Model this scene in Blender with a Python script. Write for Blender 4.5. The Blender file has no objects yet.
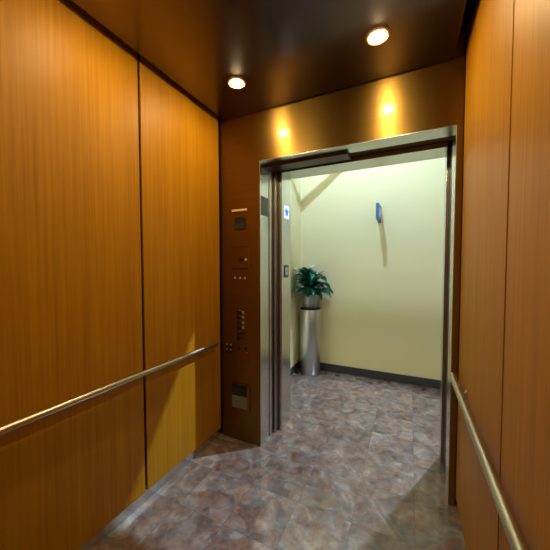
import bpy, bmesh, math, random
from mathutils import Vector, Matrix
random.seed(7)
sc = bpy.context.scene
COL = sc.collection
R = math.radians

# ------------------------------------------------------------------ key sizes (metres)
XL, XR = -1.351, 0.252          # faces of the car's wood panels
YF, YBK = 1.841, -0.30          # car front, car rear
ZC = 2.478                      # car ceiling
ZH = 2.134                      # car door header
XJL, XJR = -0.997, 0.2176       # car door opening
XHL, XHR, YH = -0.940, 0.2097, 2.28   # landing frame
ZHH = 2.112
YB, XLL, XLR, ZLC = 3.583, -1.32, 5.0, 4.0   # lobby

# ------------------------------------------------------------------ materials
def mat(name, color=(.8,.8,.8), rough=.5, metal=0., **kw):
    m = bpy.data.materials.new(name); m.use_nodes = True
    b = m.node_tree.nodes['Principled BSDF']
    b.inputs['Base Color'].default_value = (*color, 1)
    b.inputs['Roughness'].default_value = rough
    b.inputs['Metallic'].default_value = metal
    for k, v in kw.items():
        b.inputs[k.replace('_', ' ')].default_value = v
    return m

def nodes(m):
    nt = m.node_tree
    return nt, nt.nodes['Principled BSDF'], lambda t: nt.nodes.new(t), nt.links.new

def coords(nt, scale, rot=(0,0,0)):
    tc = nt.nodes.new('ShaderNodeTexCoord'); mp = nt.nodes.new('ShaderNodeMapping')
    mp.inputs['Scale'].default_value = scale
    mp.inputs['Rotation'].default_value = rot
    nt.links.new(tc.outputs['Object'], mp.inputs['Vector'])
    return mp.outputs['Vector']

def ramp(nt, stops):
    r = nt.nodes.new('ShaderNodeValToRGB')
    e = r.color_ramp.elements
    while len(e) < len(stops): e.new(.5)
    for i, (p, c) in enumerate(stops):
        e[i].position = p; e[i].color = (*c, 1)
    return r

def wood(name, dark, light, rough=.38):
    m = mat(name, light, rough); nt, b, N, L = nodes(m); b.inputs['Specular IOR Level'].default_value = .15
    n1 = N('ShaderNodeTexNoise'); n1.inputs['Scale'].default_value = 1; n1.inputs['Detail'].default_value = 6
    n1.inputs['Roughness'].default_value = .65
    L(coords(nt, (70, 70, 1.3)), n1.inputs['Vector'])
    n2 = N('ShaderNodeTexNoise'); n2.inputs['Scale'].default_value = 1; n2.inputs['Detail'].default_value = 3
    L(coords(nt, (9, 9, .35)), n2.inputs['Vector'])
    mx = N('ShaderNodeMix'); mx.inputs[0].default_value = .25
    L(n1.outputs['Fac'], mx.inputs[2]); L(n2.outputs['Fac'], mx.inputs[3])
    r = ramp(nt, [(.30, dark), (.5, tuple((a+c)/2 for a, c in zip(dark, light))), (.70, light)])
    L(mx.outputs[0], r.inputs['Fac']); L(r.outputs['Color'], b.inputs['Base Color'])
    bp = N('ShaderNodeBump'); bp.inputs['Strength'].default_value = .06; bp.inputs['Distance'].default_value = .002
    L(n1.outputs['Fac'], bp.inputs['Height']); L(bp.outputs['Normal'], b.inputs['Normal'])
    return m

def brushed(name, color, rough, along='x', strength=.10, var=.12, aniso=0):
    """brushed metal, grain running along one axis"""
    m = mat(name, color, rough, 1.0); nt, b, N, L = nodes(m)
    s = {'x': (2, 420, 420), 'y': (420, 2, 420), 'z': (420, 420, 2)}[along]
    n = N('ShaderNodeTexNoise'); n.inputs['Scale'].default_value = 1; n.inputs['Detail'].default_value = 2
    L(coords(nt, s), n.inputs['Vector'])
    r = ramp(nt, [(.3, tuple(c*(1-var) for c in color)), (.7, tuple(min(1, c*(1+var)) for c in color))])
    L(n.outputs['Fac'], r.inputs['Fac']); L(r.outputs['Color'], b.inputs['Base Color'])
    bp = N('ShaderNodeBump'); bp.inputs['Strength'].default_value = strength; bp.inputs['Distance'].default_value = .001
    if strength: L(n.outputs['Fac'], bp.inputs['Height']); L(bp.outputs['Normal'], b.inputs['Normal'])
    if aniso:      # horizontal grain smears highlights upright
        b.inputs['Anisotropic'].default_value = aniso
        cx = N('ShaderNodeCombineXYZ'); cx.inputs[2].default_value = 1; L(cx.outputs[0], b.inputs['Tangent'])
    return m

def paint(name, color, rough=.6, bump=.03):
    m = mat(name, color, rough); nt, b, N, L = nodes(m)
    n = N('ShaderNodeTexNoise'); n.inputs['Scale'].default_value = 160; n.inputs['Detail'].default_value = 3
    tc = N('ShaderNodeTexCoord'); L(tc.outputs['Object'], n.inputs['Vector'])
    bp = N('ShaderNodeBump'); bp.inputs['Strength'].default_value = bump; bp.inputs['Distance'].default_value = .002
    L(n.outputs['Fac'], bp.inputs['Height']); L(bp.outputs['Normal'], b.inputs['Normal'])
    return m

def emit(name, color, strength):
    m = bpy.data.materials.new(name); m.use_nodes = True
    nt = m.node_tree; nt.nodes.clear()
    e = nt.nodes.new('ShaderNodeEmission'); o = nt.nodes.new('ShaderNodeOutputMaterial')
    e.inputs['Color'].default_value = (*color, 1); e.inputs['Strength'].default_value = strength
    nt.links.new(e.outputs[0], o.inputs[0])
    return m

def tile_mat():
    m = mat('mottled_vinyl_tile', (.2,.17,.16), .22); nt, b, N, L = nodes(m)
    b.inputs['Specular IOR Level'].default_value = .8
    T = .305
    tc = N('ShaderNodeTexCoord'); sx = N('ShaderNodeSeparateXYZ'); L(tc.outputs['Object'], sx.inputs[0])
    def math_(op, a, bb=None):
        n = N('ShaderNodeMath'); n.operation = op
        if isinstance(a, (int, float)): n.inputs[0].default_value = a
        else: L(a, n.inputs[0])
        if bb is not None:
            if isinstance(bb, (int, float)): n.inputs[1].default_value = bb
            else: L(bb, n.inputs[1])
        return n.outputs[0]
    fx = math_('DIVIDE', math_('ADD', sx.outputs[0], 10.02), T); fy = math_('DIVIDE', math_('ADD', sx.outputs[1], 10.1), T)
    ix, iy = math_('FLOOR', fx), math_('FLOOR', fy)
    cid = N('ShaderNodeCombineXYZ'); L(ix, cid.inputs[0]); L(iy, cid.inputs[1])
    wn = N('ShaderNodeTexWhiteNoise'); wn.noise_dimensions = '3D'; L(cid.outputs[0], wn.inputs['Vector'])
    # per-tile offset of the marbling
    off = N('ShaderNodeVectorMath'); off.operation = 'SCALE'; off.inputs['Scale'].default_value = 30
    L(wn.outputs['Color'], off.inputs[0])
    ad = N('ShaderNodeVectorMath'); ad.operation = 'ADD'; L(tc.outputs['Object'], ad.inputs[0]); L(off.outputs[0], ad.inputs[1])
    n1 = N('ShaderNodeTexNoise'); n1.inputs['Scale'].default_value = 8.5; n1.inputs['Detail'].default_value = 5
    n1.inputs['Roughness'].default_value = .58; n1.inputs['Distortion'].default_value = .9
    L(ad.outputs[0], n1.inputs['Vector'])
    r1 = ramp(nt, [(.30, (.070,.043,.034)), (.42, (.118,.070,.054)), (.50, (.146,.094,.073)), (.60, (.176,.120,.095)), (.72, (.24,.195,.17))])
    L(n1.outputs['Fac'], r1.inputs['Fac'])
    # blue-grey flakes among the pink-brown ones
    ad2 = N('ShaderNodeVectorMath'); ad2.operation = 'ADD'; ad2.inputs[1].default_value = (5, 9, 3); L(ad.outputs[0], ad2.inputs[0])
    n3 = N('ShaderNodeTexNoise'); n3.inputs['Scale'].default_value = 11; n3.inputs['Detail'].default_value = 4; n3.inputs['Distortion'].default_value = 1.1
    L(ad2.outputs[0], n3.inputs['Vector'])
    r3 = ramp(nt, [(.46, (0,0,0)), (.56, (1,1,1))]); L(n3.outputs['Fac'], r3.inputs['Fac'])
    rg = ramp(nt, [(.30, (.070,.058,.055)), (.50, (.116,.094,.090)), (.70, (.205,.178,.168))]); L(n1.outputs['Fac'], rg.inputs['Fac'])
    mg = N('ShaderNodeMix'); mg.data_type = 'RGBA'; L(r3.outputs['Color'], mg.inputs[0]); L(r1.outputs['Color'], mg.inputs[6]); L(rg.outputs['Color'], mg.inputs[7])
    n2 = N('ShaderNodeTexNoise'); n2.inputs['Scale'].default_value = 30; n2.inputs['Detail'].default_value = 4; n2.inputs['Distortion'].default_value = 1
    L(ad.outputs[0], n2.inputs['Vector'])
    r2 = ramp(nt, [(.36, (.88,.87,.87)), (.64, (1.10,1.09,1.09))]); L(n2.outputs['Fac'], r2.inputs['Fac'])
    mu = N('ShaderNodeMix'); mu.data_type = 'RGBA'; mu.blend_type = 'MULTIPLY'; mu.inputs[0].default_value = 1
    L(mg.outputs[2], mu.inputs[6]); L(r2.outputs['Color'], mu.inputs[7])
    # tile tone
    tv = math_('ADD', math_('MULTIPLY', wn.outputs['Value'], .28), .86)
    sv = N('ShaderNodeVectorMath'); sv.operation = 'SCALE'; L(mu.outputs[2], sv.inputs[0]); L(tv, sv.inputs['Scale'])
    # joints
    gx = math_('ABSOLUTE', math_('SUBTRACT', math_('FRACT', fx), .5)); gy = math_('ABSOLUTE', math_('SUBTRACT', math_('FRACT', fy), .5))
    j = math_('GREATER_THAN', math_('MAXIMUM', gx, gy), .4945)
    mj = N('ShaderNodeMix'); mj.data_type = 'RGBA'; L(math_('MULTIPLY', j, .6), mj.inputs[0])
    L(sv.outputs[0], mj.inputs[6]); mj.inputs[7].default_value = (.07,.06,.058,1)
    L(mj.outputs[2], b.inputs['Base Color'])
    rr = N('ShaderNodeMapRange'); rr.inputs[3].default_value = .08; rr.inputs[4].default_value = .22
    L(n2.outputs['Fac'], rr.inputs[0]); L(rr.outputs[0], b.inputs['Roughness'])
    bp = N('ShaderNodeBump'); bp.inputs['Strength'].default_value = .05; bp.inputs['Distance'].default_value = .002
    L(n1.outputs['Fac'], bp.inputs['Height']); L(bp.outputs['Normal'], b.inputs['Normal'])
    return m

M_WOOD = wood('amber_wood_veneer', (.25,.100,.002), (.42,.178,.003), .47)
M_BRONZE = brushed('brushed_bronze', (.25,.145,.032), .46, 'x', 0, .10, .86)
M_BRONZE.node_tree.nodes['Principled BSDF'].inputs['Coat Weight'].default_value = .22
M_BRONZE.node_tree.nodes['Principled BSDF'].inputs['Coat Roughness'].default_value = .15
M_CEIL = brushed('dark_bronze_ceiling', (.19,.148,.142), .24, 'y', .04)
M_STEEL = brushed('brushed_stainless', (.62,.62,.60), .26, 'z')
M_STEELX = brushed('brushed_stainless_level', (.62,.62,.60), .26, 'x')
M_KICK = brushed('stainless_kick_plate', (.60,.60,.60), .22, 'y')
M_PED = brushed('stainless_pedestal', (.62,.62,.63), .36, 'z', .06)
M_DARK = mat('dark_gap', (.012,.008,.006), .7)
M_TRACK = mat('dark_brown_painted_track', (.055,.026,.018), .4, .3)
M_BLACKPL = mat('black_plastic', (.012,.012,.013), .35)
M_TILE = tile_mat()
M_CREAM = paint('cream_wall_paint', (.78,.70,.415))
M_WHITE = paint('pale_ceiling_paint', (.60,.60,.58))
M_LOBBYPANEL = paint('tan_lobby_panelling', (.36,.31,.23))
M_BASE = paint('charcoal_rubber_base', (.045,.045,.052), .45)
M_RAIL = brushed('satin_handrail_metal', (.52,.43,.32), .30, 'y', 0)
M_TRIM = mat('brass_lamp_trim', (.80,.46,.14), .45, .35)
M_LENS = emit('warm_lamp_lens', (1.0, .79, .40), 560)
M_BULB = emit('cool_lobby_bulb', (.48, .70, 1.0), 40000)
M_SPOTLENS = emit('cool_spot_lens', (.62, .86, 1.0), 40)
M_BTN = mat('black_button', (.015,.010,.008), .3)
M_RED = mat('red_button', (.20,.012,.014), .3)
M_DOT = mat('pale_button_plate', (.65,.55,.42), .35, .6)
M_BAR = mat('lamplit_brass_bar', (.85,.62,.36), .35, .4)  # pale tone stands for lamplight caught on the bar
M_GREY = mat('grey_label_plate', (.17,.15,.12), .5)
M_WPL = mat('white_plate', (.80,.82,.85), .4)
M_BLUE = mat('blue_sign_ink', (.03,.10,.45), .4)
M_SBLUE = mat('blue_sign_panel', (.06,.13,.36), .4)
M_PATCH = mat('dark_grey_patch', (.06,.065,.07), .45)
M_POT = mat('grey_metal_pot', (.42,.42,.43), .38, .85)
M_SOIL = mat('dark_soil', (.03,.02,.014), .9)
M_LEAF = paint('dark_green_leaf', (.018,.19,.095), .30, .05)
M_LEAF2 = paint('teal_green_leaf', (.06,.38,.31), .28, .05)
M_STEM = mat('pale_green_stem', (.10,.25,.08), .5)
M_PETAL = mat('white_spathe', (.80,.82,.72), .5)
M_SHADOWBAR = mat('cream_shadow_bar', (.6,.56,.42), .5)

# ------------------------------------------------------------------ mesh helpers
def box(bm, x0, x1, y0, y1, z0, z1, bev=0.):
    t = bmesh.new()
    bmesh.ops.create_cube(t, size=1)
    for v in t.verts:
        v.co = Vector(((x0+x1)/2+v.co.x*(x1-x0), (y0+y1)/2+v.co.y*(y1-y0), (z0+z1)/2+v.co.z*(z1-z0)))
    if bev:
        bmesh.ops.bevel(t, geom=list(t.edges), offset=bev, segments=2, affect='EDGES', profile=.5)
    return merge(bm, t)

def merge(bm, t):
    me = bpy.data.meshes.new('tmp'); t.to_mesh(me); t.free(); bm.from_mesh(me); bpy.data.meshes.remove(me)
    return bm

def lathe(bm, prof, c, axis='z', n=48, cap=True):
    """prof: list of (radius, height along axis)"""
    t = bmesh.new(); rings = []
    for r, h in prof:
        ring = []
        for i in range(n):
            a = 2*math.pi*i/n
            p = (r*math.cos(a), r*math.sin(a), h)
            if axis == 'y': p = (p[0], p[2], p[1])
            if axis == 'x': p = (p[2], p[0], p[1])
            ring.append(t.verts.new(Vector(c)+Vector(p)))
        rings.append(ring)
    for a, b in zip(rings, rings[1:]):
        for i in range(n):
            f = t.faces.new((a[i], a[(i+1)%n], b[(i+1)%n], b[i])); f.smooth = True
    if cap:
        t.faces.new(rings[0]); t.faces.new(rings[-1])
    bmesh.ops.recalc_face_normals(t, faces=t.faces)
    return merge(bm, t)

def tube(bm, pts, r, n=16, r_end=None):
    t = bmesh.new(); rings = []
    pts = [Vector(p) for p in pts]; up = Vector((.013,.017,1))
    for i, p in enumerate(pts):
        d = (pts[min(i+1, len(pts)-1)]-pts[max(i-1, 0)]).normalized()
        u = d.cross(up)
        if u.length < .05: u = d.cross(Vector((1,0,0)))
        u.normalize(); w = d.cross(u)
        rr = r if r_end is None else r+(r_end-r)*i/(len(pts)-1)
        rings.append([t.verts.new(p+(u*math.cos(2*math.pi*k/n)+w*math.sin(2*math.pi*k/n))*rr) for k in range(n)])
    for a, b in zip(rings, rings[1:]):
        for i in range(n):
            f = t.faces.new((a[i], a[(i+1)%n], b[(i+1)%n], b[i])); f.smooth = True
    t.faces.new(rings[0]); t.faces.new(rings[-1])
    bmesh.ops.recalc_face_normals(t, faces=t.faces)
    return merge(bm, t)

def poly(bm, pts, normal, th):
    """extruded flat polygon"""
    t = bmesh.new(); vs = [t.verts.new(p) for p in pts]; f = t.faces.new(vs)
    r = bmesh.ops.extrude_face_region(t, geom=[f])
    for v in [g for g in r['geom'] if isinstance(g, bmesh.types.BMVert)]: v.co += Vector(normal)*th
    bmesh.ops.recalc_face_normals(t, faces=t.faces)
    return merge(bm, t)

def obj(name, bm, m, parent=None):
    me = bpy.data.meshes.new(name)
    if parent is not None:
        wl = Vector(parent.location)
        p = parent.parent
        while p is not None: wl += Vector(p.location); p = p.parent
        bmesh.ops.translate(bm, verts=bm.verts, vec=-wl)
    bm.to_mesh(me); bm.free(); me.materials.append(m)
    o = bpy.data.objects.new(name, me); COL.objects.link(o); o.parent = parent
    return o

def empty(name, loc):
    o = bpy.data.objects.new(name, None); COL.objects.link(o); o.location = loc
    o.empty_display_size = .05
    return o

def tag(o, label=None, cat=None, group=None, kind=None):
    if label: o['label'] = label
    if cat: o['category'] = cat
    if group: o['group'] = group
    if kind: o['kind'] = kind
    return o

def thing(name, loc, label, cat, group=None): return tag(empty(name, loc), label, cat, group)
def struct(name, label, cat, loc=(0,0,0)): return tag(empty(name, loc), label, cat, kind='structure')
def struct_mesh(name, bm, m, label, cat): return tag(obj(name, bm, m), label, cat, kind='structure')
def B(*a, bev=0.): return box(bmesh.new(), *a, bev=bev)

# ------------------------------------------------------------------ SETTING: the lift car
struct_mesh('floor', B(XL-.09, XR+.09, YBK-.05, YB+.06, -.06, 0), M_TILE,
            'mottled purple brown tile floor running from the lift car out into the lobby', 'floor')
for side, sx, x, seam, sw in (('left', 1, XL, 1.112, .008), ('right', -1, XR, 1.028, .006)):
    w = struct('wall_'+side, f'amber wood panelled {side} wall of the lift car', 'wall', (x, .8, 0))
    obj('wall_backing', B(*sorted((x-sx*.0345, x-sx*.09)), YBK-.05, 1.86, 0, 2.66), M_DARK, w)
    for y0, y1 in ((YBK, seam-sw), (seam+sw, YF-.018)):
        obj('wood_panel', B(*sorted((x, x-sx*.011)), y0, y1, .068, 2.60, bev=.0012), M_WOOD, w)
    bb = B(*sorted((x-sx*.012, x-sx*.0335)), YBK, YF-.005, 0, .09)
    tag(obj('baseboard_'+side, bb, M_KICK), f'recessed stainless kick strip at the foot of the {side} car wall', 'baseboard', kind='structure')
struct_mesh('wall_back', B(XL-.02, XR+.02, YBK-.05, YBK-.005, 0, 2.62), M_WOOD, 'wood panelled rear wall of the lift car', 'wall')
cl = struct('ceiling', 'dark bronze metal ceiling panel of the lift car', 'ceiling', (-.55, .8, ZC))
obj('ceiling_panel', B(XL+.053, XR-.053, YBK+.02, YF-.018, ZC, ZC+.03, bev=.002), M_CEIL, cl)
obj('car_top', B(XL-.09, XR+.09, YBK-.05, 2.12, 2.64, 2.70), M_DARK, cl)

# front of the car: returns, header, their steel reveals
wf = struct('wall_front', 'brushed bronze car front with left return, right return and header around the doorway', 'wall', (-.4, YF, 0))
obj('left_return', B(XL+.006, XJL-.003, YF, YF+.135, 0, ZH-.002), M_BRONZE, wf)
obj('right_return', B(XJR+.003, XR-.002, YF, YF+.135, 0, ZH-.002), M_BRONZE, wf)
obj('header', B(XL+.006, XR-.002, YF, YF+.135, ZH-.0012, 2.62), M_BRONZE, wf)
obj('reveal_strip', B(XJL-.003, XJL, YF+.001, YF+.137, 0, ZH-.002), M_STEEL, wf)
obj('reveal_strip', B(XJR, XJR+.003, YF+.001, YF+.137, 0, ZH-.002), M_STEEL, wf)
obj('header_strip', B(XJL-.003, XJR+.003, YF+.001, YF+.137, ZH-.004, ZH-.0013), M_STEELX, wf)
obj('side_cover', B(XL-.09, XL+.004, YF+.02, 2.2, 0, 2.64), M_DARK, wf)
obj('side_cover', B(XR, XR+.09, YF+.02, 2.2, 0, 2.64), M_DARK, wf)

# doors slid open to the left
dc = struct('door_1', 'stainless lift car door slid open behind the left return', 'door', (-1.1, 2.0, 0))
def door_leaf(x, ya, yb, par, edge):
    lf = obj('door_leaf', B(XL+.02, x, ya, yb, .006, 2.13, bev=.002), M_STEEL, par)
    if edge: tag(obj('gap_shade_strip', B(x, x+.006, ya-.001, yb+.001, .006, 2.128, bev=.002), M_TRACK, lf), 'dark strip for the shade between the door leaves')  # added dark strip stands for shade in the gap between leaves
door_leaf(-.992, 1.986, 2.026, dc, False)
door_leaf(-1.000, 2.034, 2.046, dc, True)
obj('door_track', B(XL+.02, XR-.01, 1.985, 2.085, 2.145, 2.30), M_TRACK, dc)
obj('door_hanger_cover', B(XJL-.01, -.385, 1.93, 2.05, 2.112, 2.1325, bev=.003), M_TRACK, dc)
obj('strike_channel', B(XJR+.012, XR-.004, 1.99, 2.19, 0, 2.14), M_TRACK, dc)
dh = struct('door_2', 'stainless landing door slid open beside the left jamb', 'door', (-1.1, 2.07, 0))
door_leaf(-.972, 2.054, 2.074, dh, False)
door_leaf(-.972, 2.084, 2.100, dh, True)
fr = struct('trim_1', 'stainless landing door frame around the lift opening', 'door frame', (-.36, 2.2, 0))
obj('left_jamb', B(XHL-.12, XHL, 2.104, YH+.012, 0, ZHH+.1, bev=.002), M_STEEL, fr)
obj('right_jamb', B(XHR, XHR+.12, 2.20, YH+.012, 0, ZHH+.1, bev=.002), M_STEEL, fr)
obj('head_jamb', B(XHL, XHR, 2.095, YH+.012, ZHH, ZHH+.1, bev=.002), M_STEELX, fr)

# ------------------------------------------------------------------ SETTING: the lobby
ly0 = YH-.03
wl = struct('wall_lobby_front', 'tan lobby wall around the lift doorway', 'wall', (0, YH, 0))
obj('wall_section', B(XLL-.06, XHL-.12, ly0, YH, 0, ZLC), M_LOBBYPANEL, wl)
obj('wall_section', B(XHR+.12, XLR+.06, ly0, YH, 0, ZLC), M_LOBBYPANEL, wl)
obj('wall_section', B(XHL-.12, XHR+.12, ly0, YH, ZHH+.1, ZLC), M_LOBBYPANEL, wl)
struct_mesh('floor_lobby', B(XR+.09, XLR+.06, ly0, YB+.06, -.06, 0), M_TILE, 'mottled tile floor of the lobby right of the lift', 'floor')
struct_mesh('wall_lobby_back', B(XLL-.06, XLR+.06, YB, YB+.06, 0, ZLC), M_CREAM, 'cream painted lobby wall facing the lift doorway', 'wall')
struct_mesh('wall_lobby_left', B(XLL-.06, XLL, YH, YB, 0, ZLC), M_CREAM, 'cream painted lobby wall on the left behind the planter', 'wall')
struct_mesh('wall_lobby_right', B(XLR, XLR+.06, YH, YB, 0, ZLC), M_CREAM, 'cream painted lobby wall at the right end', 'wall')
struct_mesh('ceiling_lobby', B(XLL-.06, XLR+.06, ly0, YB+.06, ZLC, ZLC+.05), M_WHITE, 'pale lobby ceiling', 'ceiling')
struct_mesh('light_cutoff_ledge', box(bmesh.new(), XLL+.001, 2.6, YH+.001, 2.593, 3.20, 3.27, .002), M_CREAM, 'unseen cream ledge added above the lift door to cut off the pendant light', 'ledge')  # out of view, added to keep pendant light off the lower wall
def cove(x0, x1, y0, y1): return box(bmesh.new(), x0, x1, y0, y1, 0, .098, .004)
struct_mesh('baseboard_lobby_back', cove(XLL, XLR, YB-.010, YB), M_BASE, 'charcoal rubber baseboard along the back lobby wall', 'baseboard')
struct_mesh('baseboard_lobby_left', cove(XLL, XLL+.010, YH+.002, YB-.011), M_BASE, 'charcoal rubber baseboard along the left lobby wall', 'baseboard')

# ------------------------------------------------------------------ car downlights
def downlight(x, y, label):
    t = thing('downlight', (x, y, ZC), label, 'ceiling light', 'recessed downlights in the car ceiling')
    b = bmesh.new()
    lathe(b, [(.034, 0), (.054, 0), (.056, -.003), (.052, -.007), (.044, -.008), (.035, -.003), (.034, 0)], (x, y, ZC), cap=False)
    obj('trim_ring', b, M_TRIM, t)
    obj('lens', lathe(bmesh.new(), [(.034, -.001), (.034, -.004), (.031, -.011), (.023, -.016), (.010, -.018)], (x, y, ZC)), M_LENS, t)
    return t
dl = downlight(-.965, 1.49, 'lit round brass rimmed downlight near the left wall, front pair')
def dup(root, loc, label):
    r = root.copy(); COL.objects.link(r); r.location = loc; r['label'] = label
    for ch in list(root.children):
        c = ch.copy(); COL.objects.link(c); c.parent = r
    return r
dup(dl, (-.156, 1.49, ZC), 'lit round brass rimmed downlight near the right wall, front pair')
dup(dl, (-.965, .83, ZC), 'lit round downlight above the middle of the left wall, just out of view overhead')
dup(dl, (-.156, .83, ZC), 'lit round downlight above the middle of the right wall, just out of view overhead')

# ------------------------------------------------------------------ handrails
def handrail(sx, x, yend, wall, label):
    xr = x+sx*.0365; z = .777
    t = thing('handrail', (xr, .8, z), label, 'handrail', 'handrails on the car side walls')
    b = bmesh.new()
    tube(b, [(xr, -.12, z), (xr, .3, z), (xr, .9, z), (xr, yend-.004, z), (xr, yend, z)], .0155, 24)
    obj('rail', b, M_RAIL, t)
    for y in (.12, 1.58):
        b = bmesh.new()
        tube(b, [(x-sx*.0005, y, z-.016), (x+sx*.018, y, z-.022), (xr, y, z-.019), (xr, y, z-.012)], .006, 12)
        lathe(b, [(.017, 0), (.017, sx*.004), (.014, sx*.006)], (x, y, z-.016), 'x', 20)
        obj('bracket', b, M_RAIL, t)
handrail(1, XL, 1.738, 'left', 'slim round metal handrail on the left wood wall, ending beside the control panel')
handrail(-1, XR, 1.765, 'right', 'slim round metal handrail on the right wood wall')

# ------------------------------------------------------------------ control panel on the left return
y0 = YF
cp = thing('control_panel', (-1.175, y0, 1.25), 'bronze lift control panel with display and black buttons on the left return', 'control panel')
def cbox(name, x0, x1, z0, z1, d, m, parent=cp, bev=0., base=0.):
    return obj(name, B(x0, x1, y0-base-d, y0-base, z0, z1, bev=bev), m, parent)
cbox('name_bar', -1.238, -1.108, 1.780, 1.796, .012, M_BAR, bev=.002)['label'] = 'metal bar above the display, lamplight in its pale colour'
ds = cbox('display', -1.218, -1.122, 1.642, 1.736, .004, M_BTN, bev=.001)
cbox('display_screen', -1.210, -1.130, 1.648, 1.690, .0012, mat('grey_screen', (.022,.024,.022), .35), ds, base=.004)
sd = cbox('service_door', -1.245, -1.096, 1.349, 1.508, .0025, M_BRONZE, bev=.0008)
cbox('door_seam', -1.245, -1.096, 1.509, 1.514, .001, M_DARK, sd)
cbox('door_seam', -1.245, -1.096, 1.341, 1.348, .001, M_DARK, sd)
def disc(x, z, r, d, base=0.):
    return lathe(bmesh.new(), [(r, -base), (r, -base-d*.7), (r*.8, -base-d)], (x, y0, z), 'y', 20)
obj('key_switch', disc(-1.119, 1.412, .010, .006, .0025), M_DOT, cp)
cbox('key_label', -1.180, -1.135, 1.404, 1.424, .0005, M_BTN, base=.0025, bev=0)
for x in (-1.219, -1.173, -1.129): obj('indicator_light', disc(x, 1.274, .009, .004), M_DOT, cp)
for z in (1.010, .973, .931, .893, .849, .813):
    bt = obj('floor_button', disc(-1.184, z, .0165, .007), M_BTN, cp)
    obj('button_ring', lathe(bmesh.new(), [(.0165, 0), (.0165, -.004), (.020, -.004), (.020, 0)], (-1.184, y0, z), 'y', 20, cap=False), M_BTN, bt)
    cbox('braille_plate', -1.156, -1.138, z-.008, z+.010, .0025, M_DOT if z > .88 else M_BTN, bev=.0006)
for z in (.737, .697):
    for x in (-1.300, -1.262):
        obj('door_button', disc(x, z-.006, .0135, .007), M_BTN, cp)
        cbox('braille_plate', x-.006, x+.006, z+.009, z+.016, .0035, M_DOT)
obj('key_switch', disc(-1.177, .732, .010, .005), M_BTN, cp)
obj('alarm_button', disc(-1.122, .737, .014, .008), M_BTN, cp)
obj('stop_button', disc(-1.114, .693, .015, .010), M_RED, cp)['label'] = 'red stop button'

ph = thing('emergency_phone_box', (-1.172, y0, .35), 'bronze framed emergency phone box low on the left return', 'phone box')
b = bmesh.new()
for a in ((-1.258, -1.108, .446, .456), (-1.258, -1.108, .245, .256), (-1.258, -1.250, .256, .446), (-1.112, -1.088, .245, .456)):
    box(b, a[0], a[1], y0-.008, y0, a[2], a[3])
obj('frame', b, M_BRONZE, ph)
cbox('recess_shade', -1.250, -1.112, .352, .446, .002, M_DARK, ph)  # flat near-black plate stands for the shade inside the opening
cbox('cover_plate', -1.250, -1.112, .256, .352, .006, M_GREY, ph, bev=.001)

# ------------------------------------------------------------------ plates on jambs
pl = thing('reveal_patch', (XJL, 1.91, 1.80), 'small dark grey patch near the top of the left door reveal', 'patch')
obj('plate', B(XJL, XJL+.002, YF+.012, YF+.128, 1.745, 1.885, bev=.0005), M_PATCH, pl)  # flat dark grey patch on the reveal strip
fp = thing('floor_marker_plate', (XHL, 2.185, 1.815), 'white plate with a blue star on the left landing jamb', 'floor sign')
obj('plate', B(XHL, XHL+.003, 2.150, 2.246, 1.762, 1.868, bev=.0008), M_WPL, fp)
cy, cz = 2.198, 1.815
pts = []
for i in range(10):
    r = .045 if i % 2 == 0 else .024; a = math.pi/2+i*math.pi/5
    pts.append((XHL+.003, cy+r*math.cos(a), cz+r*math.sin(a)))
obj('star', poly(bmesh.new(), pts, (1,0,0), .0012), M_BLUE, fp)
ap = thing('call_indicator_plate', (XHL, 2.19, 1.32), 'small black bordered plate at mid height on the left landing jamb', 'indicator')
obj('plate', B(XHL, XHL+.004, 2.150, 2.238, 1.270, 1.374, bev=.001), M_BLACKPL, ap)
obj('inner_plate', B(XHL+.004, XHL+.0052, 2.170, 2.218, 1.292, 1.352, bev=.0004), mat('grey_indicator', (.35,.36,.36), .4, .6), ap)
obj('arrow', poly(bmesh.new(), [(XHL+.0052, 2.182, 1.333), (XHL+.0052, 2.206, 1.333), (XHL+.0052, 2.194, 1.311)], (1,0,0), .0008), M_BLACKPL, ap)

# ------------------------------------------------------------------ projecting blade sign on the lobby wall
SX = -.330
bs = thing('projecting_sign', (SX, YB, 1.97), 'blue and white sign projecting edge-on from the cream lobby wall', 'sign')
SP = .27; sy0 = YB-SP
obj('panel', B(SX-.016, SX+.016, sy0, YB-.012, 1.885, 2.060, bev=.002), M_SBLUE, bs)
obj('wall_bracket', B(SX-.02, SX+.02, YB-.012, YB, 1.875, 2.070, bev=.002), M_STEEL, bs)
for s in (-1, 1):
    b = bmesh.new(); xa = sorted((SX+s*.016, SX+s*.0172))
    box(b, *xa, sy0+.06, sy0+.18, 1.925, 2.02)
    obj('white_symbol', b, M_WPL, bs)

# ------------------------------------------------------------------ pedestal and plant
PX, PY = -1.140, 3.440
pd = thing('cylinder_pedestal', (PX, PY, 0), 'tall brushed steel cylinder pedestal in the lobby corner', 'pedestal')
obj('body', lathe(bmesh.new(), [(.122, 0), (.127, .004), (.127, .816), (.124, .821)], (PX, PY, 0), n=72), M_PED, pd)
obj('top_rim', lathe(bmesh.new(), [(.124, .821), (.1285, .822), (.1285, .830), (.122, .832)], (PX, PY, 0), n=72), M_DARK, pd)
pt = thing('potted_plant', (PX, PY, .832), 'leafy green peace lily in a grey metal pot on top of the steel pedestal', 'plant')
zb = .8325
obj('pot', lathe(bmesh.new(), [(.090, zb), (.094, zb+.004), (.106, zb+.165), (.109, zb+.172), (.105, zb+.175), (.101, zb+.170), (.099, zb+.150)], (PX, PY, 0), n=64, cap=False), M_POT, pt)
obj('soil', lathe(bmesh.new(), [(.098, zb+.145), (.099, zb+.157), (.05, zb+.163)], (PX, PY, 0), n=32), M_SOIL, pt)

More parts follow.
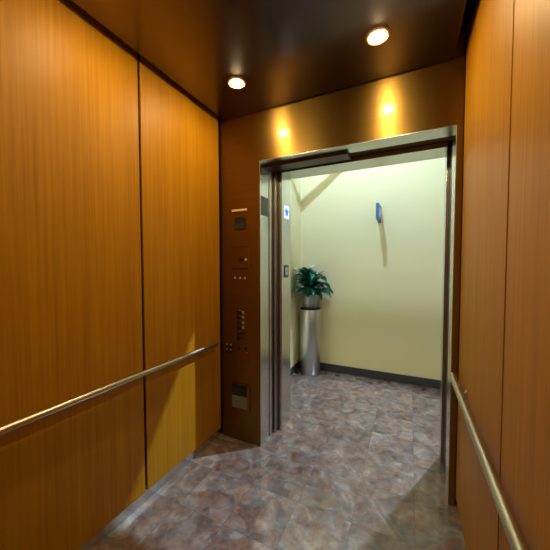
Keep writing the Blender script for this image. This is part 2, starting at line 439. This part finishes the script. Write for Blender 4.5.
def leaf(bm, base, az, rise, reach, length, width, droop, roll=0.):
    """a petiole arcs outwards, then a lanceolate blade folded along its midrib"""
    d = Vector((math.cos(az), math.sin(az), 0)); side0 = Vector((-math.sin(az), math.cos(az), 0))
    mid = base+d*reach*.45+Vector((0,0,rise*.75)); tip0 = base+d*reach+Vector((0,0,rise))
    tube(bm, [base, mid, tip0], .0032, 6, .002)
    n = 9; rows = []
    dirv = (tip0-mid).normalized(); p = tip0.copy()
    ang0 = math.atan2(dirv.z, math.hypot(dirv.x, dirv.y))
    t = bmesh.new()
    for i in range(n+1):
        s = i/n
        w = width*.5*(math.sin(math.pi*min(1, s**.75))**.8 if 0 < s < 1 else .02)
        ang = ang0-droop*s**1.2
        fw = d*math.cos(ang)+Vector((0,0,math.sin(ang)))
        nrm = (Vector((0,0,1))*math.cos(ang)-d*math.sin(ang))
        side = (side0*math.cos(roll)+nrm*math.sin(roll))
        upv = side.cross(fw)*(-1)
        row = []
        for q in (-1, -.5, 0, .5, 1):
            row.append(t.verts.new(p+side*w*q+nrm*(abs(q)**1.3*w*.28)))
        rows.append(row); p = p+fw*(length/n)
    for a, b in zip(rows, rows[1:]):
        for k in range(4):
            f = t.faces.new((a[k], a[k+1], b[k+1], b[k])); f.smooth = True
    r = bmesh.ops.solidify(t, geom=list(t.faces), thickness=.0012)
    merge(bm, t)

rng = random.Random(11)
fol = [bmesh.new(), bmesh.new()]
top = Vector((PX, PY, zb+.161))
def inside(az, ext):   # keep blades off both walls
    x = PX+math.cos(az)*ext; y = PY+math.sin(az)*ext
    return x > XLL+.012 and y < YB-.012
k = 0; tries = 0
while k < 95 and tries < 4000:
    tries += 1
    az = rng.uniform(0, 2*math.pi)
    u = rng.random()
    reach = rng.uniform(.03, .11); L = rng.uniform(.15, .22); rise = .04+.24*(1-u)*rng.uniform(.6, 1.1)
    if not inside(az, (reach+L)*.98):
        L *= .62; reach *= .5; rise += .06
        if not inside(az, (reach+L)*.9): continue
    leaf(fol[rng.random() < .5], top+Vector((rng.uniform(-.06,.06), rng.uniform(-.06,.03), 0)), az, rise, reach, L,
         rng.uniform(.060, .095), rng.uniform(.6, 2.8), rng.uniform(-.5, .5))
    k += 1
obj('foliage', fol[0], M_LEAF, pt)
obj('foliage', fol[1], M_LEAF2, pt)['label'] = 'lighter teal green leaves'
for (dx, dy, h, az) in ((-.10, -.15, .31, 2.6), (.01, -.03, .35, 1.2), (.065, -.13, .22, -.3), (-.05, -.14, .27, -2.6)):
    b = bmesh.new(); e = top+Vector((dx, dy, h))
    tube(b, [top+Vector((dx*.2, dy*.2, 0)), top+Vector((dx*.7, dy*.7, h*.55)), e], .0028, 8)
    st = obj('flower_stem', b, M_STEM, pt)
    b = bmesh.new()
    leaf(b, e-Vector((0,0,.004)), az, .004, .004,   .140, .090, -.6 if h > .35 else .5)
    obj('white_flower', b, M_PETAL, st)

# ------------------------------------------------------------------ lobby lamps and an unseen bar added to shade the corner
def pendant(x, y, z, label):
    t = thing('pendant_lamp', (x, y, ZLC), label, 'lamp')
    obj('canopy', lathe(bmesh.new(), [(.06, 0), (.06, -.015), (.03, -.025)], (x, y, ZLC), n=32), M_STEEL, t)
    obj('cord', tube(bmesh.new(), [(x, y, ZLC-.02), (x, y, z+.07)], .005, 8), M_BLACKPL, t)
    obj('socket', lathe(bmesh.new(), [(.012, .075), (.016, .07), (.012, .016), (.008, .010)], (x, y, z), n=20), M_BLACKPL, t)
    b = bmesh.new(); bmesh.ops.create_uvsphere(b, u_segments=16, v_segments=10, radius=.011)
    bmesh.ops.translate(b, verts=b.verts, vec=(x, y, z))
    obj('bulb', b, M_BULB, t)
A = Vector((-.56, 2.43, 3.66))
pendant(*A, 'lobby pendant lamp left of the projecting sign, above the door head')
Bp = Vector((.65, 3.30, 3.70)); aim = Vector((-.40, 1.45, 0))
sp = thing('spot_lamp', Bp, 'adjustable lobby spot lamp near the back wall, aimed down at the doorway floor', 'lamp')
d = (aim-Bp).normalized()
b = bmesh.new(); tube(b, [Bp-d*.10, Bp-d*.02], .045, 24); obj('housing', b, M_BLACKPL, sp)
b = bmesh.new(); tube(b, [Bp-d*.0195, Bp-d*.016], .038, 24); obj('lens', b, M_SPOTLENS, sp)
b = bmesh.new(); tube(b, [Bp-d*.08, Vector((Bp.x-d.x*.08, Bp.y-d.y*.08, ZLC))], .009, 10); obj('stem', b, M_BLACKPL, sp)
ld = bpy.data.lights.new('spot_lamp_light', 'SPOT'); ld.energy = 950; ld.color = (.58, .80, 1.0)
ld.spot_size = R(62); ld.spot_blend = .35; ld.shadow_soft_size = .03
lo = bpy.data.objects.new('spot_lamp_light', ld); COL.objects.link(lo); lo.location = Bp
lo.rotation_euler = d.to_track_quat('-Z', 'Y').to_euler()
q = A+(Vector((XLL, YB, 2.16))-A)*.62  # unseen bar, added to throw the diagonal shadow into the corner
zz = q.z; s0 = XLL-q.x; s1 = YB-q.y
tag(obj('corner_shadow_bar', tube(bmesh.new(), [(q.x+s0, q.y+s0, zz), (q.x, q.y, zz), (q.x+s1, q.y+s1, zz)], .032, 20), M_SHADOWBAR),
    'unseen cream bar added across the lobby corner to cast the diagonal shadow', 'shadow bar')

# ------------------------------------------------------------------ world, camera, view
w = bpy.data.worlds.new('world'); sc.world = w; w.use_nodes = True
w.node_tree.nodes['Background'].inputs[0].default_value = (1, .9, .75, 1)
w.node_tree.nodes['Background'].inputs[1].default_value = .0

cam = bpy.data.cameras.new('camera'); co = bpy.data.objects.new('camera', cam); COL.objects.link(co); sc.camera = co
yaw, pitch, roll = R(25.4549), R(2.1624), R(-.0667)
Fv = Vector((-math.sin(yaw)*math.cos(pitch), math.cos(yaw)*math.cos(pitch), -math.sin(pitch)))
Rv = Vector((math.cos(yaw), math.sin(yaw), 0)); Uv = Rv.cross(Fv)
R2 = Rv*math.cos(roll)+Uv*math.sin(roll); U2 = -Rv*math.sin(roll)+Uv*math.cos(roll)
m3 = Matrix((R2, U2, -Fv)).transposed()
co.matrix_world = Matrix.Translation((0, 0, 1.3647)) @ m3.to_4x4()
cam.sensor_width = 36; cam.sensor_fit = 'HORIZONTAL'; cam.lens = 282.893/550*36
cam.shift_y = (276.86-275)/550
cam.clip_start = .01
sc.view_settings.view_transform = 'Standard'; sc.view_settings.look = 'None'
sc.view_settings.exposure = 0; sc.view_settings.gamma = 1; sc.view_settings.use_curve_mapping = False
sc.cycles.use_denoising = True
sc.cycles.max_bounces = 10; sc.cycles.diffuse_bounces = 6; sc.cycles.glossy_bounces = 6
sc.cycles.sample_clamp_indirect = 6
